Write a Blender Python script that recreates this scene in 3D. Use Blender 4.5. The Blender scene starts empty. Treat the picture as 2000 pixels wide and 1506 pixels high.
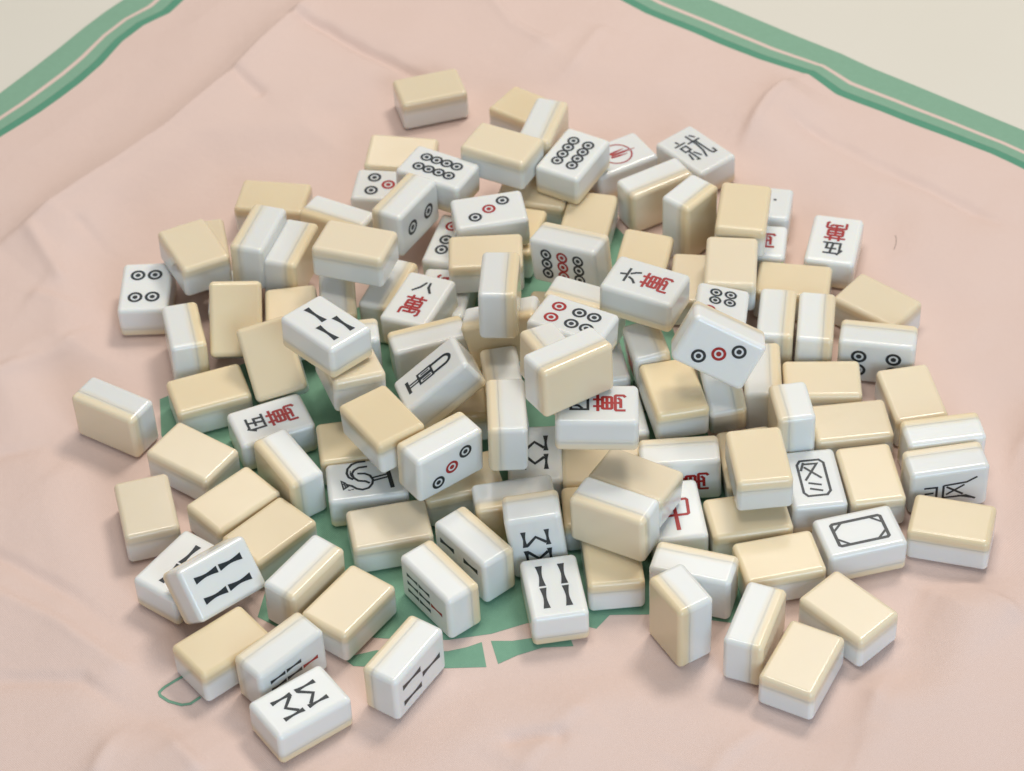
import bpy, bmesh, math, random
import numpy as np
from mathutils import Vector, Matrix, Quaternion

sc = bpy.context.scene
COL = sc.collection
random.seed(7)
MM = 0.001

# ------------------------------------------------------------------ camera
cam_d = bpy.data.cameras.new('camera')
cam = bpy.data.objects.new('camera', cam_d)
COL.objects.link(cam)
sc.camera = cam
F_PX, PITCH, ROLL, CAM_H = (4838.818311, 0.757362, -0.05314, 904.552597)
cam_d.sensor_fit = 'HORIZONTAL'
cam_d.sensor_width = 36.0
cam_d.lens = F_PX / 2000.0 * 36.0
cam_d.clip_start, cam_d.clip_end = 0.02, 30.0
_f = Vector((0, math.cos(PITCH), -math.sin(PITCH)))
_r0 = Vector((1, 0, 0)); _u0 = _r0.cross(_f)
_r = _r0 * math.cos(ROLL) + _u0 * math.sin(ROLL)
_u = -_r0 * math.sin(ROLL) + _u0 * math.cos(ROLL)
cam.matrix_world = Matrix(((_r.x, _u.x, -_f.x, 0), (_r.y, _u.y, -_f.y, 0), (_r.z, _u.z, -_f.z, CAM_H * MM), (0, 0, 0, 1)))
cam_d.dof.use_dof = True
cam_d.dof.focus_distance = 1.19
cam_d.dof.aperture_fstop = 15.0

# ------------------------------------------------------------------ light
world = bpy.data.worlds.new('World'); sc.world = world
world.use_nodes = True
bg = world.node_tree.nodes['Background']
bg.inputs['Color'].default_value = (0.90, 0.95, 1.0, 1)
bg.inputs['Strength'].default_value = 0.24

def lamp(name, loc, target, size, size_y, power, color):
    d = bpy.data.lights.new(name, 'AREA'); d.shape = 'RECTANGLE'
    d.size, d.size_y, d.energy, d.color = size, size_y, power, color
    o = bpy.data.objects.new(name, d); COL.objects.link(o)
    o.location = loc
    o.rotation_euler = (Vector(target) - Vector(loc)).to_track_quat('-Z', 'Y').to_euler()
    return o
lamp('ceiling_lamp', (0.66, 1.90, 2.05), (0, 0.93, 0), 0.55, 0.55, 20.5, (1.0, 0.94, 0.86))
lamp('second_ceiling_lamp', (-0.15, 1.02, 2.35), (0, 0.93, 0), 0.60, 0.60, 13.5, (1.0, 0.94, 0.86))
lamp('back_ceiling_lamp', (0.05, 2.55, 2.10), (0, 0.9, 0), 1.3, 0.6, 7.0, (1.0, 0.95, 0.90))
lamp('window_light', (0.65, -0.75, 0.80), (0, 0.95, 0), 1.0, 1.0, 16.0, (0.60, 0.80, 1.0))

sc.view_settings.view_transform = 'Standard'
sc.view_settings.look = 'None'
sc.view_settings.exposure = 0.1
sc.view_settings.gamma = 1.0
sc.view_settings.use_curve_mapping = False

# ------------------------------------------------------------------ materials
def new_mat(name):
    m = bpy.data.materials.new(name); m.use_nodes = True
    nt = m.node_tree
    return m, nt, nt.nodes['Principled BSDF']

def set_in(b, **kw):
    for k, v in kw.items():
        k = k.replace('_', ' ')
        if k in b.inputs: b.inputs[k].default_value = v

def noise(nt, scale, detail, vec, rough=0.5):
    n = nt.nodes.new('ShaderNodeTexNoise')
    n.inputs['Scale'].default_value = scale; n.inputs['Detail'].default_value = detail
    n.inputs['Roughness'].default_value = rough
    nt.links.new(vec, n.inputs['Vector'])
    return n

SEAM = -3.93      # height of the ivory / white joint in a tile (mm, tile's own z)
def tile_material(name):
    m, nt, b = new_mat(name)
    L = nt.links
    tc = nt.nodes.new('ShaderNodeTexCoord')
    sep = nt.nodes.new('ShaderNodeSeparateXYZ'); L.new(tc.outputs['Object'], sep.inputs[0])
    oi = nt.nodes.new('ShaderNodeObjectInfo')
    add = nt.nodes.new('ShaderNodeVectorMath'); add.operation = 'ADD'
    L.new(tc.outputs['Object'], add.inputs[0]); L.new(oi.outputs['Random'], add.inputs[1])
    # soft joint: the two plastics are fused, so the change of colour takes about 2 mm
    wob = noise(nt, 60.0, 1.0, add.outputs[0])
    mr = nt.nodes.new('ShaderNodeMath'); mr.operation = 'MULTIPLY_ADD'
    mr.inputs[1].default_value = 0.0016; L.new(wob.outputs['Fac'], mr.inputs[0]); L.new(sep.outputs['Z'], mr.inputs[2])
    rng = nt.nodes.new('ShaderNodeMapRange'); rng.interpolation_type = 'SMOOTHSTEP'
    rng.inputs['From Min'].default_value = (SEAM - 1.8) * MM; rng.inputs['From Max'].default_value = (SEAM + 4.6) * MM
    L.new(mr.outputs[0], rng.inputs['Value'])
    mix = nt.nodes.new('ShaderNodeMix'); mix.data_type = 'RGBA'
    mix.inputs['A'].default_value = (0.825, 0.694, 0.480, 1)
    mix.inputs['B'].default_value = (0.800, 0.800, 0.765, 1)
    L.new(rng.outputs['Result'], mix.inputs['Factor'])
    # slight age difference from tile to tile
    hsv = nt.nodes.new('ShaderNodeHueSaturation')
    mv = nt.nodes.new('ShaderNodeMapRange'); mv.inputs['To Min'].default_value = 0.93; mv.inputs['To Max'].default_value = 1.04
    L.new(oi.outputs['Random'], mv.inputs['Value']); L.new(mv.outputs['Result'], hsv.inputs['Value'])
    ms = nt.nodes.new('ShaderNodeMath'); ms.operation = 'MULTIPLY'; ms.inputs[1].default_value = 7.31
    fr = nt.nodes.new('ShaderNodeMath'); fr.operation = 'FRACT'
    sr = nt.nodes.new('ShaderNodeMapRange'); sr.inputs['To Min'].default_value = 0.86; sr.inputs['To Max'].default_value = 1.12
    L.new(oi.outputs['Random'], ms.inputs[0]); L.new(ms.outputs[0], fr.inputs[0]); L.new(fr.outputs[0], sr.inputs['Value'])
    L.new(sr.outputs['Result'], hsv.inputs['Saturation'])
    L.new(mix.outputs['Result'], hsv.inputs['Color'])
    L.new(hsv.outputs['Color'], b.inputs['Base Color'])
    # handling marks and the fine grain of the moulded faces
    n1 = noise(nt, 90.0, 4.0, add.outputs[0], 0.6)
    r1 = nt.nodes.new('ShaderNodeMapRange'); r1.inputs['To Min'].default_value = 0.10; r1.inputs['To Max'].default_value = 0.22
    L.new(n1.outputs['Fac'], r1.inputs['Value']); L.new(r1.outputs['Result'], b.inputs['Roughness'])
    n2 = noise(nt, 1700.0, 2.0, add.outputs[0], 0.6)
    n3 = noise(nt, 70.0, 1.0, add.outputs[0])
    bu = nt.nodes.new('ShaderNodeBump'); bu.inputs['Strength'].default_value = 0.15; bu.inputs['Distance'].default_value = 0.00005
    L.new(n2.outputs['Fac'], bu.inputs['Height'])
    bu2 = nt.nodes.new('ShaderNodeBump'); bu2.inputs['Strength'].default_value = 0.10; bu2.inputs['Distance'].default_value = 0.0004
    L.new(n3.outputs['Fac'], bu2.inputs['Height']); L.new(bu.outputs['Normal'], bu2.inputs['Normal'])
    L.new(bu2.outputs['Normal'], b.inputs['Normal'])
    set_in(b, IOR=1.52, Subsurface_Weight=0.6, Subsurface_Scale=0.003)
    b.inputs['Subsurface Radius'].default_value = (1.0, 0.8, 0.55)
    return m
M_TILE = tile_material('melamine_plastic')

def ink(name, col, rough=0.38):
    m, nt, b = new_mat(name)
    tc = nt.nodes.new('ShaderNodeTexCoord')
    n = noise(nt, 700.0, 3.0, tc.outputs['Object'], 0.65)
    mix = nt.nodes.new('ShaderNodeMix'); mix.data_type = 'RGBA'
    mix.inputs['A'].default_value = (*col, 1)
    mix.inputs['B'].default_value = (*[min(1, c * 1.5 + 0.01) for c in col], 1)
    rr = nt.nodes.new('ShaderNodeMapRange'); rr.inputs['From Min'].default_value = 0.48; rr.inputs['From Max'].default_value = 0.78
    nt.links.new(n.outputs['Fac'], rr.inputs['Value']); nt.links.new(rr.outputs['Result'], mix.inputs['Factor'])
    nt.links.new(mix.outputs['Result'], b.inputs['Base Color'])
    set_in(b, Roughness=rough)
    return m
M_BLACK = ink('black_paint', (0.016, 0.021, 0.024))
M_RED = ink('red_paint', (0.33, 0.010, 0.009))

def cloth_material(name, print_only=False):
    m, nt, b = new_mat(name)
    L = nt.links
    tc = nt.nodes.new('ShaderNodeTexCoord')
    uv = nt.nodes.new('ShaderNodeUVMap'); uv.uv_map = 'border'
    sep = nt.nodes.new('ShaderNodeSeparateXYZ'); L.new(uv.outputs[0], sep.inputs[0])
    blotch = noise(nt, 9.0, 3.0, tc.outputs['Object'])
    pink = nt.nodes.new('ShaderNodeMix'); pink.data_type = 'RGBA'
    pink.inputs['A'].default_value = (0.715, 0.535, 0.463, 1); pink.inputs['B'].default_value = (0.765, 0.588, 0.515, 1)
    L.new(blotch.outputs['Fac'], pink.inputs['Factor'])
    fine = noise(nt, 260.0, 3.0, tc.outputs['Object'])
    green = nt.nodes.new('ShaderNodeMix'); green.data_type = 'RGBA'
    green.inputs['A'].default_value = (0.215, 0.385, 0.265, 1); green.inputs['B'].default_value = (0.245, 0.425, 0.300, 1)
    L.new(fine.outputs['Fac'], green.inputs['Factor'])
    dark = nt.nodes.new('ShaderNodeMix'); dark.data_type = 'RGBA'
    dark.inputs['A'].default_value = (0.090, 0.280, 0.180, 1); dark.inputs['B'].default_value = (0.115, 0.315, 0.205, 1)
    L.new(fine.outputs['Fac'], dark.inputs['Factor'])
    def band(sock, lo, hi, soft=0.35):
        a = nt.nodes.new('ShaderNodeMapRange'); a.inputs['From Min'].default_value = lo - soft; a.inputs['From Max'].default_value = lo + soft
        c = nt.nodes.new('ShaderNodeMapRange'); c.inputs['From Min'].default_value = hi - soft; c.inputs['From Max'].default_value = hi + soft
        c.inputs['To Min'].default_value = 1.0; c.inputs['To Max'].default_value = 0.0
        L.new(sock, a.inputs['Value']); L.new(sock, c.inputs['Value'])
        mu = nt.nodes.new('ShaderNodeMath'); mu.operation = 'MULTIPLY'
        L.new(a.outputs['Result'], mu.inputs[0]); L.new(c.outputs['Result'], mu.inputs[1])
        return mu.outputs[0]
    def vmax(x, y):
        n = nt.nodes.new('ShaderNodeMath'); n.operation = 'MAXIMUM'; L.new(x, n.inputs[0]); L.new(y, n.inputs[1]); return n.outputs[0]
    col = pink.outputs['Result']
    if print_only:
        col = dark.outputs['Result']
        mm = nt.nodes.new('ShaderNodeMix'); mm.data_type = 'RGBA'; mm.inputs['Factor'].default_value = 0.72
        L.new(dark.outputs['Result'], mm.inputs['A']); L.new(green.outputs['Result'], mm.inputs['B'])
        col = mm.outputs['Result']
    else:
        a, bb = sep.outputs['X'], sep.outputs['Y']
        g = vmax(vmax(band(a, -9, 19.50 - 1.5), band(a, 19.50 + 1.5, 35.37 - 6.5)), vmax(band(bb, -9, 21.28 - 1.5), band(bb, 21.28 + 1.5, 36.56 - 6.5)))
        d = vmax(band(a, 35.37 - 6.5, 35.37), band(bb, 36.56 - 6.5, 36.56))
        x1 = nt.nodes.new('ShaderNodeMix'); x1.data_type = 'RGBA'
        L.new(g, x1.inputs['Factor']); L.new(col, x1.inputs['A']); L.new(green.outputs['Result'], x1.inputs['B'])
        x2 = nt.nodes.new('ShaderNodeMix'); x2.data_type = 'RGBA'
        L.new(d, x2.inputs['Factor']); L.new(x1.outputs['Result'], x2.inputs['A']); L.new(dark.outputs['Result'], x2.inputs['B'])
        col = x2.outputs['Result']
    L.new(col, b.inputs['Base Color'])
    # plain weave
    wv = nt.nodes.new('ShaderNodeTexWave'); wv.wave_type = 'BANDS'; wv.bands_direction = 'X'
    wv.inputs['Scale'].default_value = 380.0; wv.inputs['Distortion'].default_value = 2.0
    wv2 = nt.nodes.new('ShaderNodeTexWave'); wv2.wave_type = 'BANDS'; wv2.bands_direction = 'Y'
    wv2.inputs['Scale'].default_value = 380.0; wv2.inputs['Distortion'].default_value = 2.0
    mp = nt.nodes.new('ShaderNodeMapping'); mp.inputs['Rotation'].default_value = (0, 0, math.radians(50))
    L.new(tc.outputs['Object'], mp.inputs['Vector']); L.new(mp.outputs[0], wv.inputs['Vector']); L.new(mp.outputs[0], wv2.inputs['Vector'])
    ad = nt.nodes.new('ShaderNodeMath'); ad.operation = 'ADD'; L.new(wv.outputs['Fac'], ad.inputs[0]); L.new(wv2.outputs['Fac'], ad.inputs[1])
    crum = noise(nt, 28.0, 4.0, tc.outputs['Object'], 0.55)
    bu = nt.nodes.new('ShaderNodeBump'); bu.inputs['Strength'].default_value = 0.3; bu.inputs['Distance'].default_value = 0.0002
    L.new(ad.outputs[0], bu.inputs['Height'])
    bu2 = nt.nodes.new('ShaderNodeBump'); bu2.inputs['Strength'].default_value = 0.35; bu2.inputs['Distance'].default_value = 0.004
    L.new(crum.outputs['Fac'], bu2.inputs['Height']); L.new(bu.outputs['Normal'], bu2.inputs['Normal'])
    L.new(bu2.outputs['Normal'], b.inputs['Normal'])
    set_in(b, Roughness=0.8, Sheen_Weight=0.12, Sheen_Roughness=0.4, Specular_IOR_Level=0.3)
    return m
M_CLOTH = cloth_material('pink_cloth_with_green_border')
M_PRINT = cloth_material('green_print', True)

def table_material():
    m, nt, b = new_mat('cream_table')
    tc = nt.nodes.new('ShaderNodeTexCoord')
    n = noise(nt, 6.0, 4.0, tc.outputs['Object'])
    mix = nt.nodes.new('ShaderNodeMix'); mix.data_type = 'RGBA'
    mix.inputs['A'].default_value = (0.68, 0.635, 0.54, 1); mix.inputs['B'].default_value = (0.73, 0.685, 0.60, 1)
    nt.links.new(n.outputs['Fac'], mix.inputs['Factor']); nt.links.new(mix.outputs['Result'], b.inputs['Base Color'])
    f = noise(nt, 900.0, 2.0, tc.outputs['Object'])
    bu = nt.nodes.new('ShaderNodeBump'); bu.inputs['Strength'].default_value = 0.1; bu.inputs['Distance'].default_value = 0.0001
    nt.links.new(f.outputs['Fac'], bu.inputs['Height']); nt.links.new(bu.outputs['Normal'], b.inputs['Normal'])
    set_in(b, Roughness=0.55)
    return m
M_TABLE = table_material()

# ------------------------------------------------------------------ table top
def build_table():
    bm = bmesh.new()
    bmesh.ops.create_cube(bm, size=1.0)
    bmesh.ops.scale(bm, vec=(3.2, 3.2, 0.03), verts=bm.verts)
    bmesh.ops.translate(bm, vec=(0, 1.0, -0.015 - 0.0006), verts=bm.verts)
    me = bpy.data.meshes.new('table_top'); bm.to_mesh(me); bm.free()
    me.materials.append(M_TABLE)
    o = bpy.data.objects.new('table_top', me); COL.objects.link(o)
    o['kind'] = 'structure'
    return o
build_table()

# ------------------------------------------------------------------ cloth
FOLDS = [
    ([(-287.0, 1084.3), (-271.0, 1098.8), (-260.5, 1111.7), (-219.5, 1155.5), (-196.9, 1180.5), (-156.5, 1235.7), (-141.6, 1260.9), (-123.3, 1290.9), (-98.1, 1329.2)], 5.0, 11, 40),
    ([(-128.3, 1293.6), (-103.8, 1278.1), (-84.4, 1261.2), (-52.7, 1237.0), (-21.7, 1215.9)], -2.2, 7, 7),
    ([(-161.1, 1235.1), (-139.9, 1212.4)], -1.2, 4, 8),
    ([(-271.0, 1098.8), (-246.1, 1052.2)], 1.2, 8, 6),
    ([(-245.2, 1105.8), (-214.4, 1069.4)], -1.0, 5, 8),
    ([(124.0, 1112.1), (139.2, 1144.2), (161.7, 1184.4), (181.1, 1205.7)], 3.2, 7, 26),
    ([(169.6, 1173.7), (209.8, 1133.3), (255.9, 1087.0), (280.7, 1062.2)], -1.8, 14, 14),
    ([(281.0, 916.8), (257.1, 888.4), (210.6, 813.7), (176.0, 766.7), (154.2, 715.5)], 3.6, 26, 12),
    ([(189.2, 805.1), (208.9, 803.7), (237.4, 768.8)], 1.8, 10, 18),
    ([(-277.3, 862.8), (-221.9, 822.6), (-181.4, 785.2)], -1.6, 12, 9),
    ([(-273.4, 831.4), (-230.2, 804.9), (-182.5, 766.1)], 1.5, 9, 24),
    ([(-266.1, 771.9), (-211.8, 766.5), (-179.5, 741.1)], -1.4, 12, 9),
    ([(-179.5, 741.1), (-167.9, 728.2), (-149.9, 703.3)], 1.5, 6, 22),
    ([(-178.5, 744.1), (-194.0, 726.9), (-201.5, 703.8)], 1.2, 16, 7),
    ([(-152.0, 742.3), (-136.8, 726.1), (-117.0, 701.1)], 1.5, 6, 20),
    ([(-13.6, 714.8), (0.7, 716.8), (17.3, 717.5)], -1.2, 3, 5),
    ([(27.8, 736.2), (12.8, 722.0), (-7.3, 693.8)], 1.0, 18, 18),
    ([(109.6, 718.5), (89.0, 702.0), (78.1, 685.3)], 1.1, 12, 22),
    ([(-9.5, 1326.7), (11.8, 1279.7), (39.2, 1250.0)], 1.6, 16, 16),
    ([(69.3, 1274.4), (47.8, 1233.3), (28.1, 1214.1)], 1.4, 14, 20),
    ([(-285.7, 976.1), (-243.7, 997.1), (-223.3, 1020.4)], 1.8, 20, 14),
    ([(-279.1, 921.2), (-245.3, 930.0), (-228.0, 917.4)], -1.6, 14, 14),
    ([(-265.4, 1045.1), (-229.7, 1029.4)], 1.0, 10, 10),
]     # (ground polyline in mm, height, width on its left, width on its right)
PILE = np.array([(-216.2, 1019.9), (-218.9, 1072.0), (-201.0, 1106.7), (-161.8, 1150.6), (-89.6, 1163.9), (-86.9, 1193.5), (-65.3, 1212.0), (-15.5, 1212.8), (22.0, 1217.3), (97.1, 1182.5), (138.7, 1139.4), (170.3, 1103.5), (207.2, 1072.8), (202.2, 1037.6), (227.8, 1001.3), (218.6, 960.9), (230.8, 951.9), (246.8, 919.4), (241.6, 860.3), (229.8, 808.9), (188.7, 801.8), (173.6, 751.0), (147.3, 752.8), (131.1, 720.1), (104.5, 737.1), (56.6, 768.6), (29.5, 764.1), (-31.6, 755.7), (-60.7, 730.0), (-84.4, 719.6), (-117.3, 709.9), (-132.4, 734.9), (-157.2, 748.8), (-176.4, 748.5), (-171.1, 778.0), (-194.9, 815.7), (-202.5, 864.4), (-214.6, 916.4), (-235.6, 940.8), (-238.9, 976.5), (-206.6, 986.0)])
NL = np.array((-0.8073, 0.5902)); NR = np.array((0.6637, 0.748))   # outward normals of the two borders
OL, OR = 980.20, 1065.97
WIG_L = np.array([(-158.6, 0.0), (-98.6, 1.55), (-65.8, -1.98), (-29.0, -2.69), (-7.7, -0.91), (17.2, 3.73), (36.8, 3.41), (56.0, -2.51), (74.7, -0.61), (134.7, 0.0)], float)
WIG_R = np.array([(-195.1, 0.0), (-135.1, 1.81), (-111.1, 2.88), (-80.0, 1.48), (-38.2, -0.06), (-7.7, -2.55), (15.0, 2.34), (50.1, -1.51), (96.8, -1.41), (135.7, -2.71), (158.7, -0.27), (218.7, 0.0)], float)

def dist_poly(P, poly):
    """unsigned distance, side and end fade of points to a polyline"""
    best = np.full(len(P), 1e9); side = np.zeros(len(P)); tpos = np.zeros(len(P))
    poly = np.array(poly, float)
    seg = np.linalg.norm(np.diff(poly, axis=0), axis=1); tot = seg.sum(); acc = 0
    for i in range(len(poly) - 1):
        a, d = poly[i], poly[i + 1] - poly[i]
        t = np.clip(((P - a) @ d) / (d @ d), 0, 1)
        q = P - (a + t[:, None] * d)
        r = np.hypot(q[:, 0], q[:, 1])
        s = np.sign(d[0] * q[:, 1] - d[1] * q[:, 0])
        k = r < best
        best[k] = r[k]; side[k] = s[k]; tpos[k] = ((acc + t * seg[i]) / tot)[k]
        acc += seg[i]
    return best, side, tpos

def inside_dist(P, poly):
    """distance outside a closed polygon (0 inside)"""
    x, y = P[:, 0], P[:, 1]
    ins = np.zeros(len(P), bool); n = len(poly)
    for i in range(n):
        x1, y1 = poly[i]; x2, y2 = poly[(i + 1) % n]
        c = ((y1 > y) != (y2 > y)) & (x < (x2 - x1) * (y - y1) / (y2 - y1 + 1e-12) + x1)
        ins ^= c
    d, _, _ = dist_poly(P, np.vstack([poly, poly[:1]]))
    d[ins] = 0
    return d

def cloth_height(P):
    z = np.zeros(len(P))
    for poly, h, wl, wr in FOLDS:
        d, s, t = dist_poly(P, poly)
        w = np.where(s > 0, wl, wr)
        fade = np.clip(np.minimum(t, 1 - t) * 6 + 0.25, 0, 1)
        z += 2.6 * h * np.exp(-(np.sqrt(d * d + 0.8) - 0.9) / w) * fade
        # the ironed-in crease itself: a narrow line with a lip on one side
        q = np.sin(t * 37.0 + h * 9.0) * 0.8
        z += np.sign(h) * (0.9 * np.exp(-(d - 1.0) ** 2 / 7.0) - 0.8 * np.exp(-((d * s - 5.5 - q) / 3.2) ** 2)) * fade * min(1.0, abs(h) / 2.5)
    x, y = P[:, 0], P[:, 1]
    z += 0.9 * np.sin(x * .021 + y * .013) + 0.8 * np.sin(x * -.017 + y * .033 + 1.7) + 0.6 * np.sin(x * .049 + y * -.027 + .4) + 1.2
    z += 0.35 * np.sin(x * .09 + y * .06 + 2.) * np.sin(x * -.05 + y * .11)
    z = np.maximum(z + 3.2, 0.0)
    m = np.clip(inside_dist(P, PILE) / 34.0, 0, 1); m = m * m * (3 - 2 * m)
    return z * m + 0.0

def flat_print(bm, uvl, outline, z, mat):
    hz = cloth_height(np.array(outline, float))
    vs = [bm.verts.new((p[0] * MM, p[1] * MM, (z + float(h) * 1.02 + (0.12 if h > 0.02 else 0.0)) * MM)) for p, h in zip(outline, hz)]
    f = bm.faces.new(vs)
    if f.normal.z < 0 or sum((outline[i][0] * outline[(i + 1) % len(outline)][1] - outline[(i + 1) % len(outline)][0] * outline[i][1]) for i in range(len(outline))) < 0:
        f.normal_flip()
    f.material_index = mat
    for l in f.loops: l[uvl].uv = (300, 300)

def build_cloth():
    st = 2.0
    A = np.arange(0, 880, st); B = np.arange(0, 860, st)
    aa, bb = np.meshgrid(A, B, indexing='ij')
    aa, bb = aa.ravel(), bb.ravel()
    # solve P.NL = OL - a ; P.NR = OR - b
    Mi = np.linalg.inv(np.stack([NL, NR]))
    P = np.stack([OL - aa, OR - bb], 1) @ Mi.T
    # the borders wander a little where the cloth undulates
    mL, mR = np.array((-268.6, 1293.5)), np.array((223.4, 1226.8))
    dL, dR = np.array((0.5902, 0.8073)), np.array((-0.748, 0.6637))
    wl = np.interp((P - mL) @ dL, WIG_L[:, 0], WIG_L[:, 1]); wr = np.interp((P - mR) @ dR, WIG_R[:, 0], WIG_R[:, 1])
    P = P + np.outer(wl * np.exp(-((aa - 36) / 30) ** 2), NL) + np.outer(wr * np.exp(-((bb - 36) / 30) ** 2), NR)
    z = cloth_height(P)
    edge = np.minimum(aa, bb)
    z = z * np.clip(edge / 60.0, 0, 1)
    n, m = len(A), len(B)
    V = np.stack([P[:, 0] * MM, P[:, 1] * MM, z * MM - 0.0001], 1)
    idx = np.arange(n * m).reshape(n, m)
    F = np.stack([idx[:-1, :-1].ravel(), idx[1:, :-1].ravel(), idx[1:, 1:].ravel(), idx[:-1, 1:].ravel()], 1)
    me = bpy.data.meshes.new('tablecloth')
    me.from_pydata(V.tolist(), [], F.tolist())
    bm = bmesh.new(); bm.from_mesh(me)
    uvl = bm.loops.layers.uv.new('border')
    bm.verts.ensure_lookup_table()
    for f in bm.faces:
        f.smooth = True
        for l in f.loops:
            i = l.vert.index; l[uvl].uv = (aa[i], bb[i])
    bmesh.ops.recalc_face_normals(bm, faces=bm.faces)
    if sum(f.normal.z for f in list(bm.faces)[:50]) < 0:
        bmesh.ops.reverse_faces(bm, faces=bm.faces)
    k = 0.03
    for outline in PRINTS:
        flat_print(bm, uvl, outline, k, 1); k += 0.02
    bm.to_mesh(me); bm.free()
    me.materials.append(M_CLOTH); me.materials.append(M_PRINT)
    o = bpy.data.objects.new('tablecloth', me); COL.objects.link(o)
    o['label'] = 'creased pink tablecloth with a double green border lying under the heap of tiles'
    o['category'] = 'tablecloth'
    return o
PRINTS = [
    [(-187.7, 960.6), (-185.1, 933.1), (-175.7, 911.6), (-159.9, 890.1), (-137.5, 856.1), (-126.0, 820.8), (-129.5, 802.7), (-115.0, 791.9), (-71.6, 785.3), (-55.6, 782.8), (-37.2, 781.6), (-16.2, 784.0), (1.3, 789.6), (21.1, 788.9), (34.3, 783.7), (41.3, 792.0), (68.2, 790.5), (102.0, 782.2), (109.2, 804.1), (102.8, 892.6), (86.3, 1012.6), (70.8, 1070.6), (63.0, 1084.8), (4.7, 1085.1), (-82.3, 1026.1), (-137.5, 988.8)],
    [(-87.5, 773.8), (-71.6, 777.5), (-55.7, 775.1), (-37.3, 774.5), (-28.2, 776.4), (-21.0, 779.1), (-19.2, 763.4), (-37.5, 764.0), (-65.5, 766.3), (-82.6, 768.4)],
    [(-16.6, 779.5), (-6.5, 778.8), (3.4, 780.0), (20.7, 782.0), (22.7, 773.5), (8.0, 773.6), (-4.4, 769.6), (-13.6, 764.9)],
    [(-161.54, 767.84), (-165.08, 765.88), (-165.92, 767.12), (-162.26, 769.16)],
    [(-165.08, 765.88), (-171.51, 761.04), (-172.49, 762.16), (-165.92, 767.12)],
    [(-171.51, 761.04), (-173.79, 758.35), (-175.21, 758.85), (-172.49, 762.16)],
    [(-173.79, 758.35), (-173.23, 756.88), (-174.37, 755.92), (-175.21, 758.85)],
    [(-173.23, 756.88), (-169.11, 753.34), (-169.89, 752.06), (-174.37, 755.92)],
    [(-169.11, 753.34), (-163.14, 750.83), (-163.46, 749.37), (-169.89, 752.06)],
    [(-163.14, 750.83), (-159.52, 751.18), (-158.88, 749.82), (-163.46, 749.37)],
    [(-159.52, 751.18), (-155.07, 754.78), (-154.13, 753.62), (-158.88, 749.82)],
]
build_cloth()

# ------------------------------------------------------------------ mahjong tiles
DL, DW, DT = (40.23, 27.75, 19.39)            # tile size in mm
RAD = 2.7

def rounded_points(n=6):
    """rounded box as a subdivided cube: verts, faces, normals"""
    h = np.array((DL, DW, DT)) / 2; inner = h - RAD
    # 1-D parameter per axis: bevel steps, one flat step, bevel steps
    t = np.linspace(-math.pi / 4, 0, n // 2 + 1)
    verts = {}; V = []; N = []; F = []
    def vid(p, nrm):
        k = tuple(np.round(p, 5))
        if k not in verts:
            verts[k] = len(V); V.append(p); N.append(nrm)
        return verts[k]
    ang = np.tan(np.linspace(-math.pi / 4, math.pi / 4, 2 * (n // 2) + 1))
    lo = ang[:n // 2 + 1]; hi = ang[n // 2:]
    lohi = [(-1, a) for a in lo] + [(1, a) for a in hi]
    for ax in range(3):
        u, v = (ax + 1) % 3, (ax + 2) % 3
        for s in (-1, 1):
            grid = []
            for su, a in lohi:
                row = []
                for sv, b in lohi:
                    d = np.zeros(3); d[ax] = s; d[u] = a; d[v] = b
                    d /= np.linalg.norm(d)
                    c = np.zeros(3); c[ax] = s * inner[ax]; c[u] = su * inner[u]; c[v] = sv * inner[v]
                    row.append(vid(c + d * RAD, d))
                grid.append(row)
            for i in range(len(lohi) - 1):
                for j in range(len(lohi) - 1):
                    q = [grid[i][j], grid[i + 1][j], grid[i + 1][j + 1], grid[i][j + 1]]
                    if s < 0: q.reverse()
                    if len(set(q)) >= 3: F.append(list(dict.fromkeys(q)))
    return np.array(V), F

def half_mesh(name, white):
    V, F = rounded_points()
    bm = bmesh.new()
    vs = [bm.verts.new(p * MM) for p in V]
    for f in F:
        try: bm.faces.new([vs[i] for i in f])
        except ValueError: pass
    zc = SEAM * MM
    r = bmesh.ops.bisect_plane(bm, geom=bm.verts[:] + bm.edges[:] + bm.faces[:], plane_co=(0, 0, zc), plane_no=(0, 0, 1),
                               clear_inner=white, clear_outer=not white)
    ed = [e for e in bm.edges if e.is_boundary]
    bmesh.ops.edgeloop_fill(bm, edges=ed)
    bmesh.ops.recalc_face_normals(bm, faces=bm.faces)
    for f in bm.faces: f.smooth = True
    me = bpy.data.meshes.new(name); bm.to_mesh(me); bm.free()
    inner = np.array((DL, DW, DT)) / 2 - RAD
    nor = []
    for p in me.polygons:
        cap = abs(p.center.z - zc) < 1e-7 and abs(p.normal.z) > .99
        for li in p.loop_indices:
            c = np.array(me.vertices[me.loops[li].vertex_index].co) / MM
            d = c - np.clip(c, -inner, inner); l = np.linalg.norm(d)
            nor.append(tuple(p.normal) if cap or l < 1e-6 else tuple(d / l))
    me.normals_split_custom_set(nor)
    me.materials.append(M_TILE)
    return me
ME_WHITE = half_mesh('white_front', True)
ME_IVORY = half_mesh('ivory_back', False)

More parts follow.
